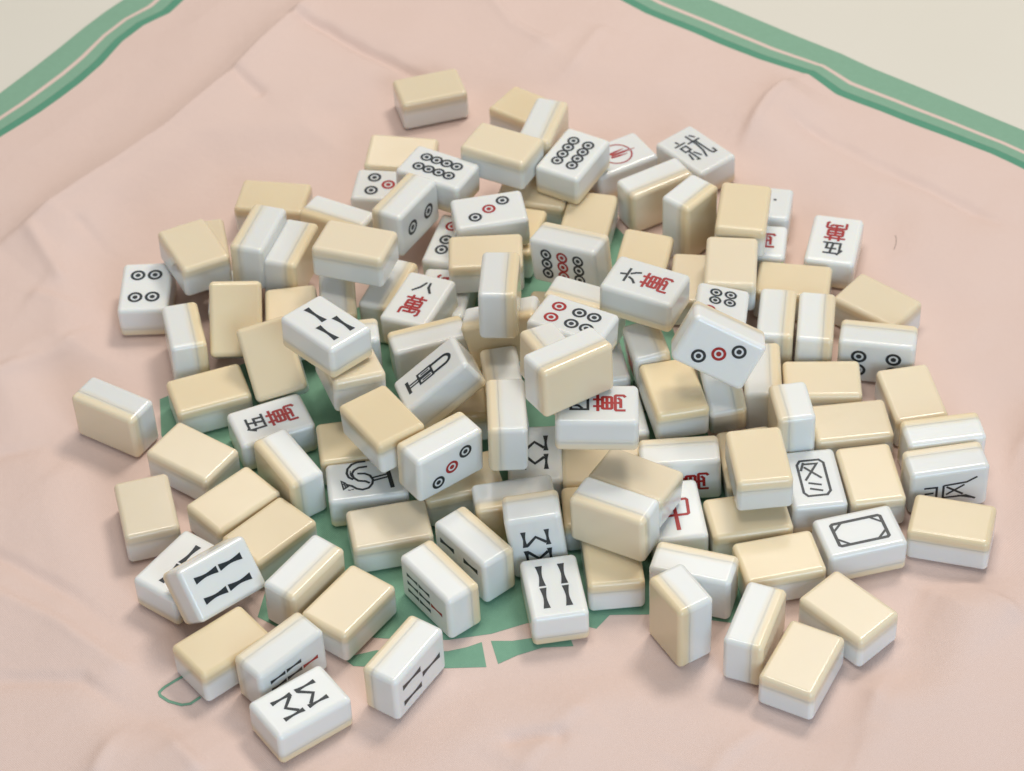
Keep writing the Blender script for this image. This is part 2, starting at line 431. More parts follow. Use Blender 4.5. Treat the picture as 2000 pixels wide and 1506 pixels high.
# ---- engraved symbols, drawn in mm as the face is read: u to the right, v up
class Ink:
    def __init__(s): s.bm = bmesh.new(); s.k = 0
    def _z(s):
        s.k += 1
        return DT / 2 + 0.012 + 0.006 * s.k
    def poly(s, pts, red=0):
        z = s._z()
        vs = [s.bm.verts.new((v * MM, -u * MM, z * MM)) for u, v in pts]
        f = s.bm.faces.new(vs); f.material_index = red
        f.normal_update()
        if f.normal.z < 0: f.normal_flip()
    def line(s, pts, w=1.1, red=0, closed=False, taper=None):
        p = [np.array(q, float) for q in pts]
        n = len(p); z = s._z(); L = []; R = []
        for i in range(n):
            if closed: a, b = p[i - 1], p[(i + 1) % n]
            else: a, b = p[max(i - 1, 0)], p[min(i + 1, n - 1)]
            d1 = p[i] - a if (i > 0 or closed) else b - p[i]
            d2 = b - p[i] if (i < n - 1 or closed) else p[i] - a
            d1 = d1 / (np.linalg.norm(d1) + 1e-9); d2 = d2 / (np.linalg.norm(d2) + 1e-9)
            n1 = np.array((-d1[1], d1[0])); n2 = np.array((-d2[1], d2[0]))
            m = n1 + n2; m /= np.linalg.norm(m) + 1e-9
            k = 1 / max(m @ n1, 0.5)
            ww = w if taper is None else w * taper[i]
            c = p[i].copy()
            if not closed and i == 0: c = c - d1 * w * .4
            if not closed and i == n - 1: c = c + d2 * w * .4
            L.append(c + m * ww / 2 * k); R.append(c - m * ww / 2 * k)
        vl = [s.bm.verts.new((q[1] * MM, -q[0] * MM, z * MM)) for q in L]
        vr = [s.bm.verts.new((q[1] * MM, -q[0] * MM, z * MM)) for q in R]
        for i in range(n if closed else n - 1):
            j = (i + 1) % n
            f = s.bm.faces.new((vl[i], vl[j], vr[j], vr[i])); f.material_index = red
            f.normal_update()
            if f.normal.z < 0: f.normal_flip()
    def ring(s, u, v, r0, r1, red=0, n=40):
        z = s._z()
        a = [(u + r0 * math.cos(t * 2 * math.pi / n), v + r0 * math.sin(t * 2 * math.pi / n)) for t in range(n)]
        b = [(u + r1 * math.cos(t * 2 * math.pi / n), v + r1 * math.sin(t * 2 * math.pi / n)) for t in range(n)]
        va = [s.bm.verts.new((q[1] * MM, -q[0] * MM, z * MM)) for q in a]
        vb = [s.bm.verts.new((q[1] * MM, -q[0] * MM, z * MM)) for q in b]
        for i in range(n):
            j = (i + 1) % n
            f = s.bm.faces.new((va[i], va[j], vb[j], vb[i])); f.material_index = red
            f.normal_update()
            if f.normal.z < 0: f.normal_flip()
    def dot(s, u, v, r, red=0):
        s.ring(u, v, r, r * .62, red)
        n = 14
        s.poly([(u + r * .36 * math.cos(t * 2 * math.pi / n), v + r * .36 * math.sin(t * 2 * math.pi / n)) for t in range(n)], red)
    def bam(s, u, v, l, w=3.5, red=0):
        h = l / 2; a = w / 2; b = a * .46
        pts = [(-a, h), (a, h)] + [(b + (a - b) * abs(t) ** 1.6, h * t) for t in (.75, .5, .25, 0, -.25, -.5, -.75)] + [(a, -h), (-a, -h)] + \
              [(-(b + (a - b) * abs(t) ** 1.6), h * t) for t in (-.75, -.5, -.25, 0, .25, .5, .75)]
        s.poly([(u + x, v + y) for x, y in pts], red)
    def done(s, name):
        me = bpy.data.meshes.new(name); s.bm.to_mesh(me); s.bm.free()
        me.materials.append(M_BLACK); me.materials.append(M_RED)
        return me

def wan(k, du=0.0):
    def P(l): return [(u * 1.32 + du, v * 1.53 - 6.0) for u, v in l]
    w = 1.5
    k.line(P([(-4, 3.7), (4, 3.7)]), w, 1)
    k.line(P([(-1.8, 4.8), (-1.8, 2.9)]), w, 1); k.line(P([(1.8, 4.8), (1.8, 2.9)]), w, 1)
    k.line(P([(-2.9, 2.2), (2.9, 2.2), (3.1, 1.9), (3.1, -.4), (2.8, -.7), (-2.8, -.7), (-3.1, -.4), (-3.1, 1.9)]), w, 1, True)
    k.line(P([(-2.9, .8), (2.9, .8)]), w, 1)
    k.line(P([(0, 2.2), (0, -3.4)]), w, 1)
    k.line(P([(-4.0, -4.6), (-4.0, -2.1), (-3.6, -1.8), (3.6, -1.8), (4.0, -2.1), (4.0, -4.4), (3.4, -4.8)]), w, 1)
    k.line(P([(-2.3, -3.5), (1.6, -3.5), (2.4, -2.9)]), w, 1)

def symbol(name):
    k = Ink()
    if name == 'dot2':
        for v in (-8.3, 8.3): k.dot(0, v, 4.5)
    elif name == 'dot3':
        k.dot(-5.6, 8.4, 3.75); k.dot(0, 0, 3.75, 1); k.dot(5.6, -8.4, 3.75)
    elif name == 'dot4':
        for u in (-4.7, 4.7):
            for v in (-9, 9): k.dot(u, v, 4.1)
    elif name == 'dot5':
        for u in (-5.8, 5.8):
            for v in (-9, 9): k.dot(u, v, 3.9)
        k.dot(0, 0, 3.9, 1)
    elif name == 'dot6':
        for u in (-4.9, 4.9):
            k.dot(u, 10.0, 3.75, 1); k.dot(u, -1.2, 3.75); k.dot(u, -9.4, 3.75)
    elif name == 'dot7':
        for u, v in ((-6.2, 12.4), (0, 7.6), (6.2, 2.8)): k.dot(u, v, 3.2, 1)
        for u in (-3.9, 3.9):
            for v in (-5.4, -12.2): k.dot(u, v, 3.3)
    elif name == 'dot8':
        for u in (-4.7, 4.7):
            for v in (-9.6, -3.2, 3.2, 9.6): k.dot(u, v, 3.55)
    elif name == 'dot9':
        for v in (-9.6, 0, 9.6):
            for u in (-6.2, 0, 6.2): k.dot(u, v, 3.35, 1 if v == 0 else 0)
    elif name == 'bam2':
        for v in (-7.2, 7.2): k.bam(0, v, 13.4)
    elif name == 'bam3':
        k.bam(0, 7.8, 14.2); k.bam(-5.4, -7.6, 14.2); k.bam(5.4, -7.6, 14.2)
    elif name == 'bam4':
        for u in (-5.4, 5.4):
            for v in (-7.2, 7.2): k.bam(u, v, 13.2)
    elif name == 'bam5':
        for u in (-5.4, 5.4):
            for v in (-9.2, 9.2): k.bam(u, v, 11)
        k.bam(0, 0, 11, 3.5, 1)
    elif name == 'bam4wide':
        for u in (-5.4, 5.4):
            for v in (-9.2, 9.2): k.bam(u, v, 11)
    elif name == 'bam7':
        k.bam(0, 9.8, 9.0, 2.6, 1)
        for u in (-5.5, 0, 5.5):
            for v in (.1, -9.6): k.bam(u, v, 8.9, 2.6)
    elif name == 'bam8':
        for u in (-5.7, 5.7):
            k.bam(u, 6.6, 10.6, 2.7); k.bam(u, -6.4, 10.6, 2.7)
        for s in (1, -1):
            k.line([(-4.4, 2.6 * s), (0, 7.6 * s), (4.4, 3.6 * s)], 1.5, 0, False, (1.2, .9, 1.2))
    elif name.startswith('wan'):
        d = name[3]
        w = 1.35
        if d == '6':
            k.line([(-.3, 13.2), (.3, 10.9)], w); k.line([(-4.9, 9.9), (4.9, 9.9)], w)
            k.line([(-1.4, 8.2), (-2.4, 6.2), (-4.6, 4.4)], w); k.line([(1.6, 8.2), (3.0, 6.4), (4.0, 4.0)], w)
        elif d == '8':
            k.line([(-.4, 12.6), (-2.2, 8.8), (-5.4, 5.4)], w, 0, False, (.9, 1.1, .9)); k.line([(1.9, 12.9), (2.2, 9.4), (4.6, 5.6)], w, 0, False, (.9, 1.15, 1))
        elif d == '5':
            k.line([(-3.2, 13), (-5.3, 9.6)], w); k.line([(-4.1, 10.8), (-4.1, 3.6)], w)
            k.line([(-2.4, 12.3), (4.2, 12.3)], w); k.line([(1.0, 12.3), (-.2, 3.9)], w)
            k.line([(-1.8, 8.4), (3.3, 8.4), (3.0, 3.9)], w); k.line([(-2.8, 3.8), (5, 3.8)], w)
        elif d == '4':
            k.line([(-4.6, 12.6), (4.6, 12.6), (4.6, 4.4), (-4.6, 4.4)], w, 0, True)
            k.line([(-1.6, 12.6), (-1.9, 9), (-3.6, 7.4)], w); k.line([(1.5, 12.6), (1.4, 8.6), (2.2, 7.6), (4.0, 7.8)], w)
        wan(k)
    elif name == 'tick':
        k.poly([(-3.0, 9.8), (-1.5, 9.8), (-1.5, 11.4), (-3.0, 11.4)])
    elif name == 'circle':
        n = 46
        k.line([(8.6 * math.sin(a), 8.6 * math.cos(a)) for a in np.linspace(.16, 2 * math.pi - .1, n)], .95, 1)
        k.line([(.3, 11), (0, 4), (-.2, -3)], 1.7, 1, False, (.25, 1, .9))
        k.line([(2.4, 5), (2.0, 0), (1.5, -4)], 1.5, 1, False, (.3, 1, 1)); k.line([(-2.4, 5), (-2.1, 0), (-1.6, -5)], 1.5, 1, False, (.3, 1, 1))
    elif name == 'jiu':
        q = lambda l: [(u * 1.12, v * 1.85) for u, v in l]
        w = 1.25
        k.line(q([(-4.2, 6.4), (-4.0, 5.4)]), w); k.line(q([(-7, 4.5), (-1, 4.5)]), w)
        k.line(q([(-5.8, 3), (-2.2, 3), (-2.2, .6), (-5.8, .6)]), w, 0, True)
        k.line(q([(-4, .6), (-4, -4.6), (-5.1, -4.4)]), w); k.line(q([(-5.7, -1), (-7, -3.6)]), w); k.line(q([(-2.4, -1), (-1.2, -3.4)]), w)
        k.line(q([(0, 3.3), (7, 3.3)]), w); k.line(q([(5.0, 6.2), (6.2, 4.8)]), w)
        k.line(q([(3, 6.6), (3, 1.6), (2.2, -2), (.2, -5)]), w)
        k.line(q([(4.4, 3.3), (4.4, -4), (5, -5), (6.9, -5), (7, -3.4)]), w)
    elif name == 'zhong':
        k.line([(-6.6, 6.2), (6.2, 6.2), (6.9, 5.4), (6.4, -3.6), (5.6, -4.2), (-6.4, -4.2)], 1.6, 1, True)
        k.line([(0, 12), (0, -13.6)], 1.8, 1, False, (.9, 1.2))
    elif name == 'dong':
        k.line([(-6.6, 9.4), (-4.8, 12), (4.8, 12), (6.8, 9.6), (6.8, -9.8), (4.8, -12.3), (-4.8, -12.3), (-6.6, -9.8)], 1.35, 0, True)
        k.line([(-3.4, 10.2), (-5.2, 5.6)], 1.3); k.line([(-3.6, 9.6), (3.3, 9.4), (-3.9, -1.2)], 1.25)
        k.line([(-3.1, 7.2), (3.7, -.4)], 1.25); k.line([(-2.7, -3.6), (2.7, -5.3)], 1.25); k.line([(-2.6, -7.5), (2.7, -9.3)], 1.25)
    elif name == 'frame':
        k.line([(-6.6, 12.6), (6.6, 12.6), (7.4, 11.6), (7.4, -11.6), (6.6, -12.6), (-6.6, -12.6), (-7.4, -11.6), (-7.4, 11.6)], 1.7, 0, True)
        for su in (-1, 1):
            for sv in (-1, 1): k.line([(su * 6.9, sv * 7.6), (su * 3.0, sv * 11.9)], 1.2)
    elif name == 'feng':
        w = 1.2
        k.line([(-7.4, -13.2), (-4.6, -8.5), (-4.2, 2.6), (-3.8, 3.2), (4.0, 3.2), (4.3, 2.6), (4.8, -8.4), (7.4, -13.2)], w)
        k.line([(2.9, 1.3), (-3.0, -6.6)], w); k.line([(-2.0, 1.2), (3.0, -7.0)], w)
        k.line([(-4.2, -4.6), (-4.8, -6.8), (-6.4, -11.2)], w)
        k.line([(-4.2, 12.6), (-3.9, 6.6), (3.7, 6.6), (4.0, 12.6)], w)
        k.line([(0, 12.2), (0, 8.6)], w)
    elif name == 'trumpet':
        w = 1.15; o = -.6
        k.line([(-4.2 + o, -12.9), (4.2 + o, -12.9)], 1.9)
        k.line([(-1.0 + o, -12.3), (-1.0 + o, -5.6)], w); k.line([(1.0 + o, -12.3), (1.0 + o, -5.6)], w)
        for q in (-1, 1):
            k.line([(q * .5 + o, -6.0), (q * 3.9 + o, -6.0), (q * 3.9 + o, 2.2), (q * .5 + o, 2.2)], 1.25, 0, True)
            k.line([(q * 2.2 + o, -4.0), (q * 2.2 + o, .6)], .9)
        k.line([(-3.3 + o, 2.6), (-3.3 + o, 9.6)] + [(o + 3.3 * math.sin(a), 10 + 3.8 * math.cos(a)) for a in np.linspace(-1.4, 1.4, 11)] + [(3.3 + o, 9.6), (3.3 + o, 2.6)], 1.75)
    elif name == 'bird':
        B = lambda l: [((940 - y - (x - 1150) * .04) / 10.4, -(x - 1150) / 15.7) for x, y in l]
        k.line(B([(950, 950), (962, 1010), (1002, 990), (975, 962)]), .9, 0, True)
        k.line(B([(968, 962), (978, 1000)]), .6); k.line(B([(958, 970), (990, 992)]), .5)
        k.line(B([(990, 978), (1030, 990), (1065, 1012), (1110, 1022), (1160, 1012), (1190, 985), (1200, 955), (1180, 922), (1140, 905), (1090, 902)]), 1.25)
        k.line(B([(1150, 815), (1090, 818), (1045, 832), (1010, 862), (1000, 895), (1012, 925), (1040, 940)]), 1.25)
        k.line(B([(1158, 855), (1100, 858), (1060, 875), (1040, 900), (1050, 930), (1085, 955), (1140, 962), (1165, 975)]), 1.25)
        k.line(B([(1030, 880), (1026, 905), (1036, 922)]), .5)
        k.line(B([(1200, 940), (1335, 918)]), 1.05); k.line(B([(1200, 962), (1338, 938)]), 1.05)
        k.line(B([(1326, 900), (1345, 1014)]), 2.2)
        k.line(B([(1000, 1018), (1012, 1020)]), .6); k.line(B([(1024, 1016), (1040, 1015)]), .5)
    return k.done('engraved_symbol')
SYMBOLS = {}
GROUP = 'mahjong tiles heaped on the pink cloth'

# each tile: position in mm, orientation (quaternion), symbol or None, symbol turned end for end, label
TILE_DATA = [
    ((-197.81, 1030.78, 10.0), (0.71442, 0.00491, -0.00049, 0.6997), 'dot4', 0, 'white four-circle tile lying flat at the left edge of the heap'),
    ((-169.6, 1040.46, 30.17), (0.02207, 0.84462, -0.5349, 0.00062), None, 0, 'ivory back-up tile leaning over the top right corner of the left-hand four-circle tile'),
    ((-168.34, 1064.95, 10.13), (0.00621, -0.64715, -0.76234, -0.00232), None, 0, 'mostly hidden ivory tile peeping out behind the ivory tile that overlaps the left-hand four-circle tile'),
    ((-172.91, 985.06, 16.01), (0.42956, -0.46245, -0.51948, 0.57599), None, 0, 'tile on its long side, white and ivory stripes, touching the left-hand four-circle tile'),
    ((-145.12, 989.54, 27.8), (0.30077, -0.65105, -0.65865, -0.22774), None, 0, 'ivory tile leaning upright with its back facing the viewer, right of the left-hand four-circle tile'),
    ((-158.74, 947.01, 9.87), (0.00365, 0.98861, 0.15047, 0.0004), None, 0, 'ivory tile lying flat just above left of the lower red and black 伍萬 tile'),
    ((-207.2, 933.91, 14.02), (0.67645, -0.67965, 0.20102, -0.20021), None, 0, 'lone tile on its long side, leftmost of all, its ivory back facing the viewer'),
    ((-164.68, 900.57, 10.05), (0.00311, -0.95045, 0.31081, 0.00617), None, 0, 'ivory tile lying flat between the leftmost lone tile and the lower 伍萬 tile'),
    ((-185.55, 864.16, 9.84), (0.00063, -0.62387, -0.78153, 0.00062), None, 0, 'ivory tile lying flat behind the half-covered two-bar tile at the left edge'),
    ((-142.22, 865.41, 9.89), (0.00486, -0.9345, -0.35593, 0.00155), None, 0, 'ivory tile lying flush against the back edge of another slanted ivory tile, lower left'),
    ((-123.42, 842.54, 9.98), (0.0028, 0.92622, 0.37692, -0.00667), None, 0, 'slanted ivory tile whose near corner is covered by the tilted four-bar tile'),
    ((-165.99, 822.3, 9.87), (0.89615, 0.00368, 0.0016, 0.44374), 'bam2', 0, 'white two-bar tile half covered by the tilted four-bar tile, lower left'),
    ((-147.8, 806.03, 24.37), (0.86117, 0.36547, 0.18828, 0.29894), 'bam4', 0, 'white four-bar tile tilted towards the viewer, resting on the two-bar tile'),
    ((-104.87, 809.51, 14.3), (0.64608, -0.62265, -0.3055, 0.31868), None, 0, 'blank-sided tile on its long side right of the tilted four-bar tile'),
    ((-143.25, 771.96, 10.0), (0.01241, 0.9464, 0.32275, 0.00407), None, 0, 'ivory tile beside the thin green printed loop on the cloth, lower left'),
    ((-83.74, 793.42, 10.05), (0.00325, 0.89803, 0.43986, -0.00775), None, 0, 'ivory tile with a faint scratch, wedged between two tiles on their long sides, lower left'),
    ((-115.11, 761.0, 14.34), (0.25756, -0.25158, 0.66667, -0.65263), 'bam7', 1, 'tile on its long side, row of bars with one red, behind the W-and-M tile'),
    ((-105.57, 732.73, 10.02), (0.95554, -0.00261, 0.00848, 0.29474), 'bam8', 0, 'white tile with zigzag W and M bars, nearest the bottom edge of the photo'),
    ((-57.14, 754.05, 14.15), (0.32304, -0.32858, 0.62563, -0.62951), 'bam3', 1, 'tile on its long side showing three bars, standing alone on the front of the cloth'),
    ((-133.7, 1041.81, 34.26), (0.40164, -0.43279, 0.57147, -0.56991), None, 0, 'left one of two tiles side by side on their long sides, upper left'),
    ((-116.74, 1037.36, 26.08), (0.56771, -0.57288, -0.39818, 0.437), None, 0, 'right one of two tiles side by side on their long sides, upper left'),
    ((-79.85, 1014.88, 48.3), (0.02473, 0.98524, -0.16917, -0.00812), None, 0, 'raised ivory tile in front of the two-circle tile, upper left of the heap'),
    ((-92.05, 1008.02, 14.87), (0.50614, -0.4654, -0.49608, 0.53022), None, 0, 'tile on its long side half hidden under the raised ivory tile, above the three-bar tile'),
    ((-63.73, 1013.42, 14.46), (0.59368, -0.58383, -0.39955, 0.38345), None, 0, 'tile on its long side squeezed between the raised ivory tile and the 八萬 tile'),
    ((-47.33, 991.15, 25.27), (0.84519, -0.01348, -0.01715, 0.53402), 'wan8', 0, 'white 八萬 tile with a red lower character, tilted, left of centre'),
    ((-41.92, 957.37, 25.89), (0.09883, -0.06354, 0.68554, -0.7185), None, 0, 'tile on its long side just behind the white tile with the trumpet drawing'),
    ((-36.43, 912.31, 45.74), (0.94842, -0.03529, -0.27987, 0.14466), 'trumpet', 0, 'white tile with a black trumpet-like drawing, tilted towards the viewer'),
    ((-92.65, 934.32, 62.26), (0.40281, -0.00238, 0.03483, 0.91462), 'bam3', 0, 'white three-bar tile raised on top of other tiles, left of centre'),
    ((-124.46, 957.7, 25.86), (0.1968, -0.58156, -0.7444, -0.26253), None, 0, 'ivory tile leaning steeply, back to the viewer, left of and under the raised three-bar tile'),
    ((-115.8, 994.59, 18.2), (0.00349, 0.69276, 0.72049, 0.03104), None, 0, 'ivory tile partly hidden behind the raised three-bar tile and the tile on its left'),
    ((-148.41, 1021.41, 11.54), (0.69398, -0.03974, 0.03688, 0.71795), 'bam4', 0, 'white tile with one small black mark showing, behind the ivory tile that leans upright'),
    ((-82.39, 929.58, 41.4), (0.03287, 0.59206, 0.80239, -0.06747), None, 0, 'ivory tile propped under the near corner of the raised three-bar tile'),
    ((-81.77, 960.95, 20.7), (0.4894, 0.50831, -0.46398, 0.53557), None, 0, 'small cream end of a tile showing between the raised three-bar tile and the 八萬 tile'),
    ((-125.3, 920.88, 9.93), (0.17865, -0.00239, 0.00071, -0.98391), 'wan5', 0, 'white 伍萬 tile lying sideways on the green print, left of centre'),
    ((-114.58, 884.34, 14.09), (0.6178, -0.61421, 0.34797, -0.34638), None, 0, 'tile on its long side lying across the near corner of the lower 伍萬 tile'),
    ((-65.07, 884.56, 43.34), (0.00677, 0.86981, -0.49211, 0.03469), None, 0, 'ivory tile tilted over the tail of the bird tile'),
    ((-80.46, 902.59, 11.3), (0.04521, -0.99758, -0.05281, 0.00046), None, 0, 'low ivory tile half hidden behind the bird tile'),
    ((-75.38, 874.09, 9.88), (0.04679, 0.00084, -0.00187, -0.9989), 'bird', 0, 'white tile with a black outline of a long-necked bird'),
    ((-37.2, 866.15, 40.25), (0.20493, -0.22726, 0.66773, -0.6786), 'dot3', 0, 'tile on its long side, three circles in a slanting row, right of the bird tile'),
    ((-64.11, 842.6, 9.89), (0.00155, 0.99666, 0.08163, -0.0013), None, 0, 'ivory tile lying flat in front of the bird tile'),
    ((-28.11, 871.59, 11.25), (0.01091, 0.99511, 0.09411, 0.02781), None, 0, 'low ivory tile in shadow under the slanting three-circle tile beside the bird tile'),
    ((-22.41, 823.43, 14.24), (0.31142, -0.32028, -0.63008, 0.63516), 'bam4wide', 0, 'tile on its long side showing two black bars, behind the six-bar one'),
    ((-39.49, 801.97, 14.06), (0.32283, -0.3257, -0.62758, 0.62917), 'bam7', 1, 'tile on its long side showing six black bars and one red bar, front centre'),
    ((7.78, 827.95, 21.66), (0.47012, 0.48111, -0.50676, 0.53917), 'bam8', 0, 'tile standing on its short end, zigzag bars in front, behind the front four-bar tile'),
    ((14.93, 795.01, 10.01), (0.66578, -0.00548, 0.00498, 0.74611), 'bam4', 0, 'white four-bar tile lying upright to the viewer at the front centre of the heap'),
    ((-1.75, 850.83, 14.68), (0.71116, -0.70081, -0.04572, 0.03204), None, 0, 'tile on its long side, ivory side forward, half behind the standing zigzag tile'),
    ((-39.62, 1200.14, 9.95), (0.0038, 0.99297, 0.11829, 0.00195), None, 0, 'ivory tile lying alone on the pink cloth behind the heap, farthest back'),
    ((-56.76, 1135.44, 12.72), (0.05063, -0.99521, 0.08302, 0.01047), None, 0, 'ivory tile behind the left of the two eight-circle tiles'),
    ((-64.35, 1108.11, 9.86), (0.99647, 0.00202, -0.00016, -0.08393), 'dot5', 0, 'white five-circle tile with a red centre circle, half covered, at the upper left'),
    ((-35.39, 1092.04, 33.66), (0.96657, -0.01492, 0.01731, -0.2554), 'dot8', 0, 'left of the two eight-circle tiles, lying above the two-circle tile'),
    ((-53.69, 1063.17, 33.94), (0.33649, -0.35088, 0.60504, -0.63054), 'dot2', 0, 'tile on its long side showing two circles in a row on its face'),
    ((-130.31, 1103.78, 9.92), (0.00216, -0.99568, 0.09278, 0.00162), None, 0, 'ivory tile lying flat behind the pair of tiles on their long sides, upper left'),
    ((-92.39, 1074.6, 14.7), (0.67179, -0.68922, 0.18461, -0.19899), None, 0, 'tile on its long side, white edge back, between an ivory tile and the two-circle tile'),
    ((18.5, 1174.43, 9.91), (0.00186, 0.94507, -0.32682, 0.00546), None, 0, 'ivory tile at the back of the heap with a striped tile leaning on it'),
    ((25.57, 1130.23, 29.93), (0.58146, -0.57104, -0.40443, 0.41503), None, 0, 'striped tile leaning between two ivory tiles at the back of the heap'),
    ((1.42, 1103.4, 39.5), (0.01583, 0.9685, -0.24843, -0.00681), None, 0, 'ivory tile lying between the two eight-circle tiles'),
    ((41.07, 1102.25, 30.38), (0.87263, 0.01364, -0.0073, 0.48813), 'dot8', 0, 'right of the two eight-circle tiles, raised above the others'),
    ((67.32, 1125.0, 9.84), (0.9717, 9e-05, 0.00079, 0.23622), 'circle', 0, 'white tile with a red open circle and strokes, half hidden behind an eight-circle tile'),
    ((86.77, 1092.08, 14.22), (0.6863, -0.688, -0.17136, 0.16213), None, 0, 'tile on its long side, bright white top and ivory front, before the red circle tile'),
    ((103.72, 1062.37, 20.25), (0.6563, -0.26238, -0.65689, -0.26254), None, 0, 'tile standing on its short end, ivory side to the right, near the 就 tile'),
    ((131.12, 1044.52, 32.91), (0.01669, -0.77392, -0.63305, 0.00328), None, 0, 'ivory raised tile covering two white tiles at the upper right'),
    ((47.58, 1072.33, 10.27), (0.00725, -0.78766, -0.616, 0.0096), None, 0, 'ivory tile in front of the right eight-circle tile and behind the nine-circle tile'),
    ((18.58, 1096.4, 10.35), (0.00628, 0.99048, -0.13721, -0.00889), None, 0, 'ivory tile in shadow under the two raised tiles at the back centre'),
    ((6.34, 1060.88, 11.99), (0.00268, 0.79689, 0.60384, -0.01815), None, 0, 'bit of an ivory tile showing right of the upper flat three-circle tile'),
    ((112.79, 1125.77, 9.99), (0.4465, -0.0059, 0.00288, 0.89476), 'jiu', 0, 'white tile with the black character 就 at the back right of the heap'),
    ((142.14, 1076.35, 9.87), (0.99387, 0.004, -0.00061, -0.11045), 'tick', 0, 'white tile almost hidden under a raised ivory tile, one tiny black dot showing'),
    ((135.33, 1043.27, 9.88), (0.09186, -0.0003, -0.004, 0.99576), 'wan6', 0, 'white tile almost hidden under a raised ivory tile, end of a red character showing'),
    ((181.43, 1039.84, 9.9), (0.60125, 0.00237, 0.00199, -0.79905), 'wan5', 0, 'white 伍萬 tile upside down to the viewer, at the far right back'),
    ((74.88, 1029.91, 14.83), (0.03081, -0.79103, -0.61034, 0.02859), None, 0, 'ivory tile directly behind the 六萬 tile'),
    ((102.92, 1014.18, 9.81), (2e-05, 0.75953, 0.65048, -6e-05), None, 0, 'low ivory tile tucked left of the ivory tile raised behind the seven-circle tile'),
    ((120.52, 1004.17, 29.3), (0.00161, -0.75385, -0.65704, 0.00294), None, 0, 'ivory tile raised directly behind the seven-circle tile'),
    ((155.18, 1007.97, 10.11), (0.00406, 0.99389, -0.11019, 0.00474), None, 0, 'ivory tile behind two tiles on their long sides, in front of the upside-down 伍萬 tile'),
    ((70.89, 958.97, 57.83), (0.2386, 0.01162, 0.00145, 0.97105), 'wan6', 0, 'white 六萬 tile raised right of the six-circle tile'),
    ((-7.34, 1054.41, 32.0), (0.99798, -0.00646, -0.00967, 0.06238), 'dot3', 0, 'flat white three-circle tile in the upper middle, behind an ivory tile'),
    ((-10.36, 1022.19, 29.93), (0.00317, -0.99993, 0.01018, -0.00435), None, 0, 'ivory tile in front of the flat three-circle tile, behind a tile on its long side'),
    ((-3.65, 944.13, 75.43), (0.49017, -0.54893, -0.44406, 0.5111), None, 0, 'tall tile on its long side in the middle, before the flat three-circle tile'),
    ((-26.86, 1055.15, 11.26), (0.81285, 0.0069, -0.02996, 0.58166), 'dot6', 0, 'white tile half hidden right of the two-circle tile, two black circles showing'),
    ((-33.71, 1013.73, 9.03), (0.63636, 0.00945, -0.0178, -0.77113), 'wan6', 0, 'white tile nearly covered behind the 八萬 tile, a red stroke showing'),
    ((-1.43, 950.41, 44.03), (0.64844, -0.74726, -0.05036, -0.13638), None, 0, 'tile on its long side crossing under the tall tile in the middle'),
    ((30.88, 994.09, 10.27), (0.01406, -0.99743, 0.07029, 0.00055), None, 0, 'bit of a low ivory tile showing below the nine-circle tile'),
    ((31.78, 926.5, 63.11), (0.23937, 0.02993, 0.03931, 0.96967), 'dot6', 0, 'white six-circle tile with two red and four black circles'),
    ((40.25, 971.68, 35.12), (0.68267, -0.69575, 0.16709, -0.14823), None, 0, 'blank tile on its long side between the nine-circle and the six-circle tiles'),
    ((35.41, 1013.85, 38.41), (0.15116, -0.21558, -0.6595, 0.70408), 'dot9', 0, 'tile on its long side showing nine circles, the middle row red'),
    ((27.43, 864.36, 94.33), (0.65267, -0.71016, -0.17994, 0.19315), None, 0, 'tile on its long side resting on the 四萬 tile, large ivory back to the viewer'),
    ((21.12, 894.49, 68.52), (0.56223, -0.62658, 0.3787, -0.38455), None, 0, 'tile on its long side between the six-circle tile and the tile over 四萬'),
    ((72.19, 943.8, 21.73), (0.66301, 0.08187, -0.74255, 0.04838), 'wan6', 1, 'standing tile with a sliver of red character on its left face, below the 六萬 tile'),
    ((46.04, 951.61, 11.66), (0.66401, -0.03578, 0.02465, 0.74646), None, 0, 'low blank white tile behind the 四萬 tile'),
    ((103.91, 909.32, 65.02), (0.76504, 0.59195, 0.12604, -0.22005), 'dot3', 0, 'white three-circle tile tilted steeply towards the viewer, raised right of centre'),
    ((109.92, 964.1, 30.86), (0.63548, -0.08394, 0.03386, -0.76679), 'dot7', 0, 'white seven-circle tile half hidden behind the steeply tilted three-circle tile'),
    ((141.68, 971.99, 14.81), (0.53277, -0.55199, -0.44341, 0.46352), None, 0, 'left one of two tiles side by side on their long sides, at the right'),
    ((161.67, 967.22, 14.94), (0.53956, -0.54107, -0.44051, 0.47124), None, 0, 'tile on its long side immediately left of the four-circle tile at the right edge'),
    ((192.75, 952.21, 14.06), (0.08145, -0.08069, -0.69931, 0.70556), 'dot4', 0, 'tile on its long side at the right edge showing circles on its front'),
    ((197.88, 987.97, 9.88), (0.00203, -0.93066, 0.36588, 0.00014), None, 0, 'ivory tile set at an angle behind the circle tile at the right edge'),
    ((160.78, 929.67, 9.89), (0.00011, -0.99939, 0.03496, -0.00231), None, 0, 'ivory tile below the pair of tiles on their long sides at the right'),
    ((205.19, 915.59, 9.86), (0.00121, -0.6598, -0.75144, -0.00105), None, 0, 'ivory tile in front of the right-edge circle tile, beside two stacked white-striped tiles'),
    ((140.08, 892.39, 20.38), (0.0276, -0.7026, -0.03205, -0.71032), None, 0, 'tile standing on its short end, ivory left and pale blue front, behind the 冬 tile'),
    ((171.05, 897.54, 9.85), (0.00014, -0.99947, -0.03258, -0.00102), None, 0, 'ivory tile right of the standing tile behind the 冬 tile'),
    ((129.97, 930.0, 14.52), (0.5095, -0.53033, -0.49091, 0.46709), None, 0, 'shaded tile on its long side left of the standing tile behind the 冬 tile'),
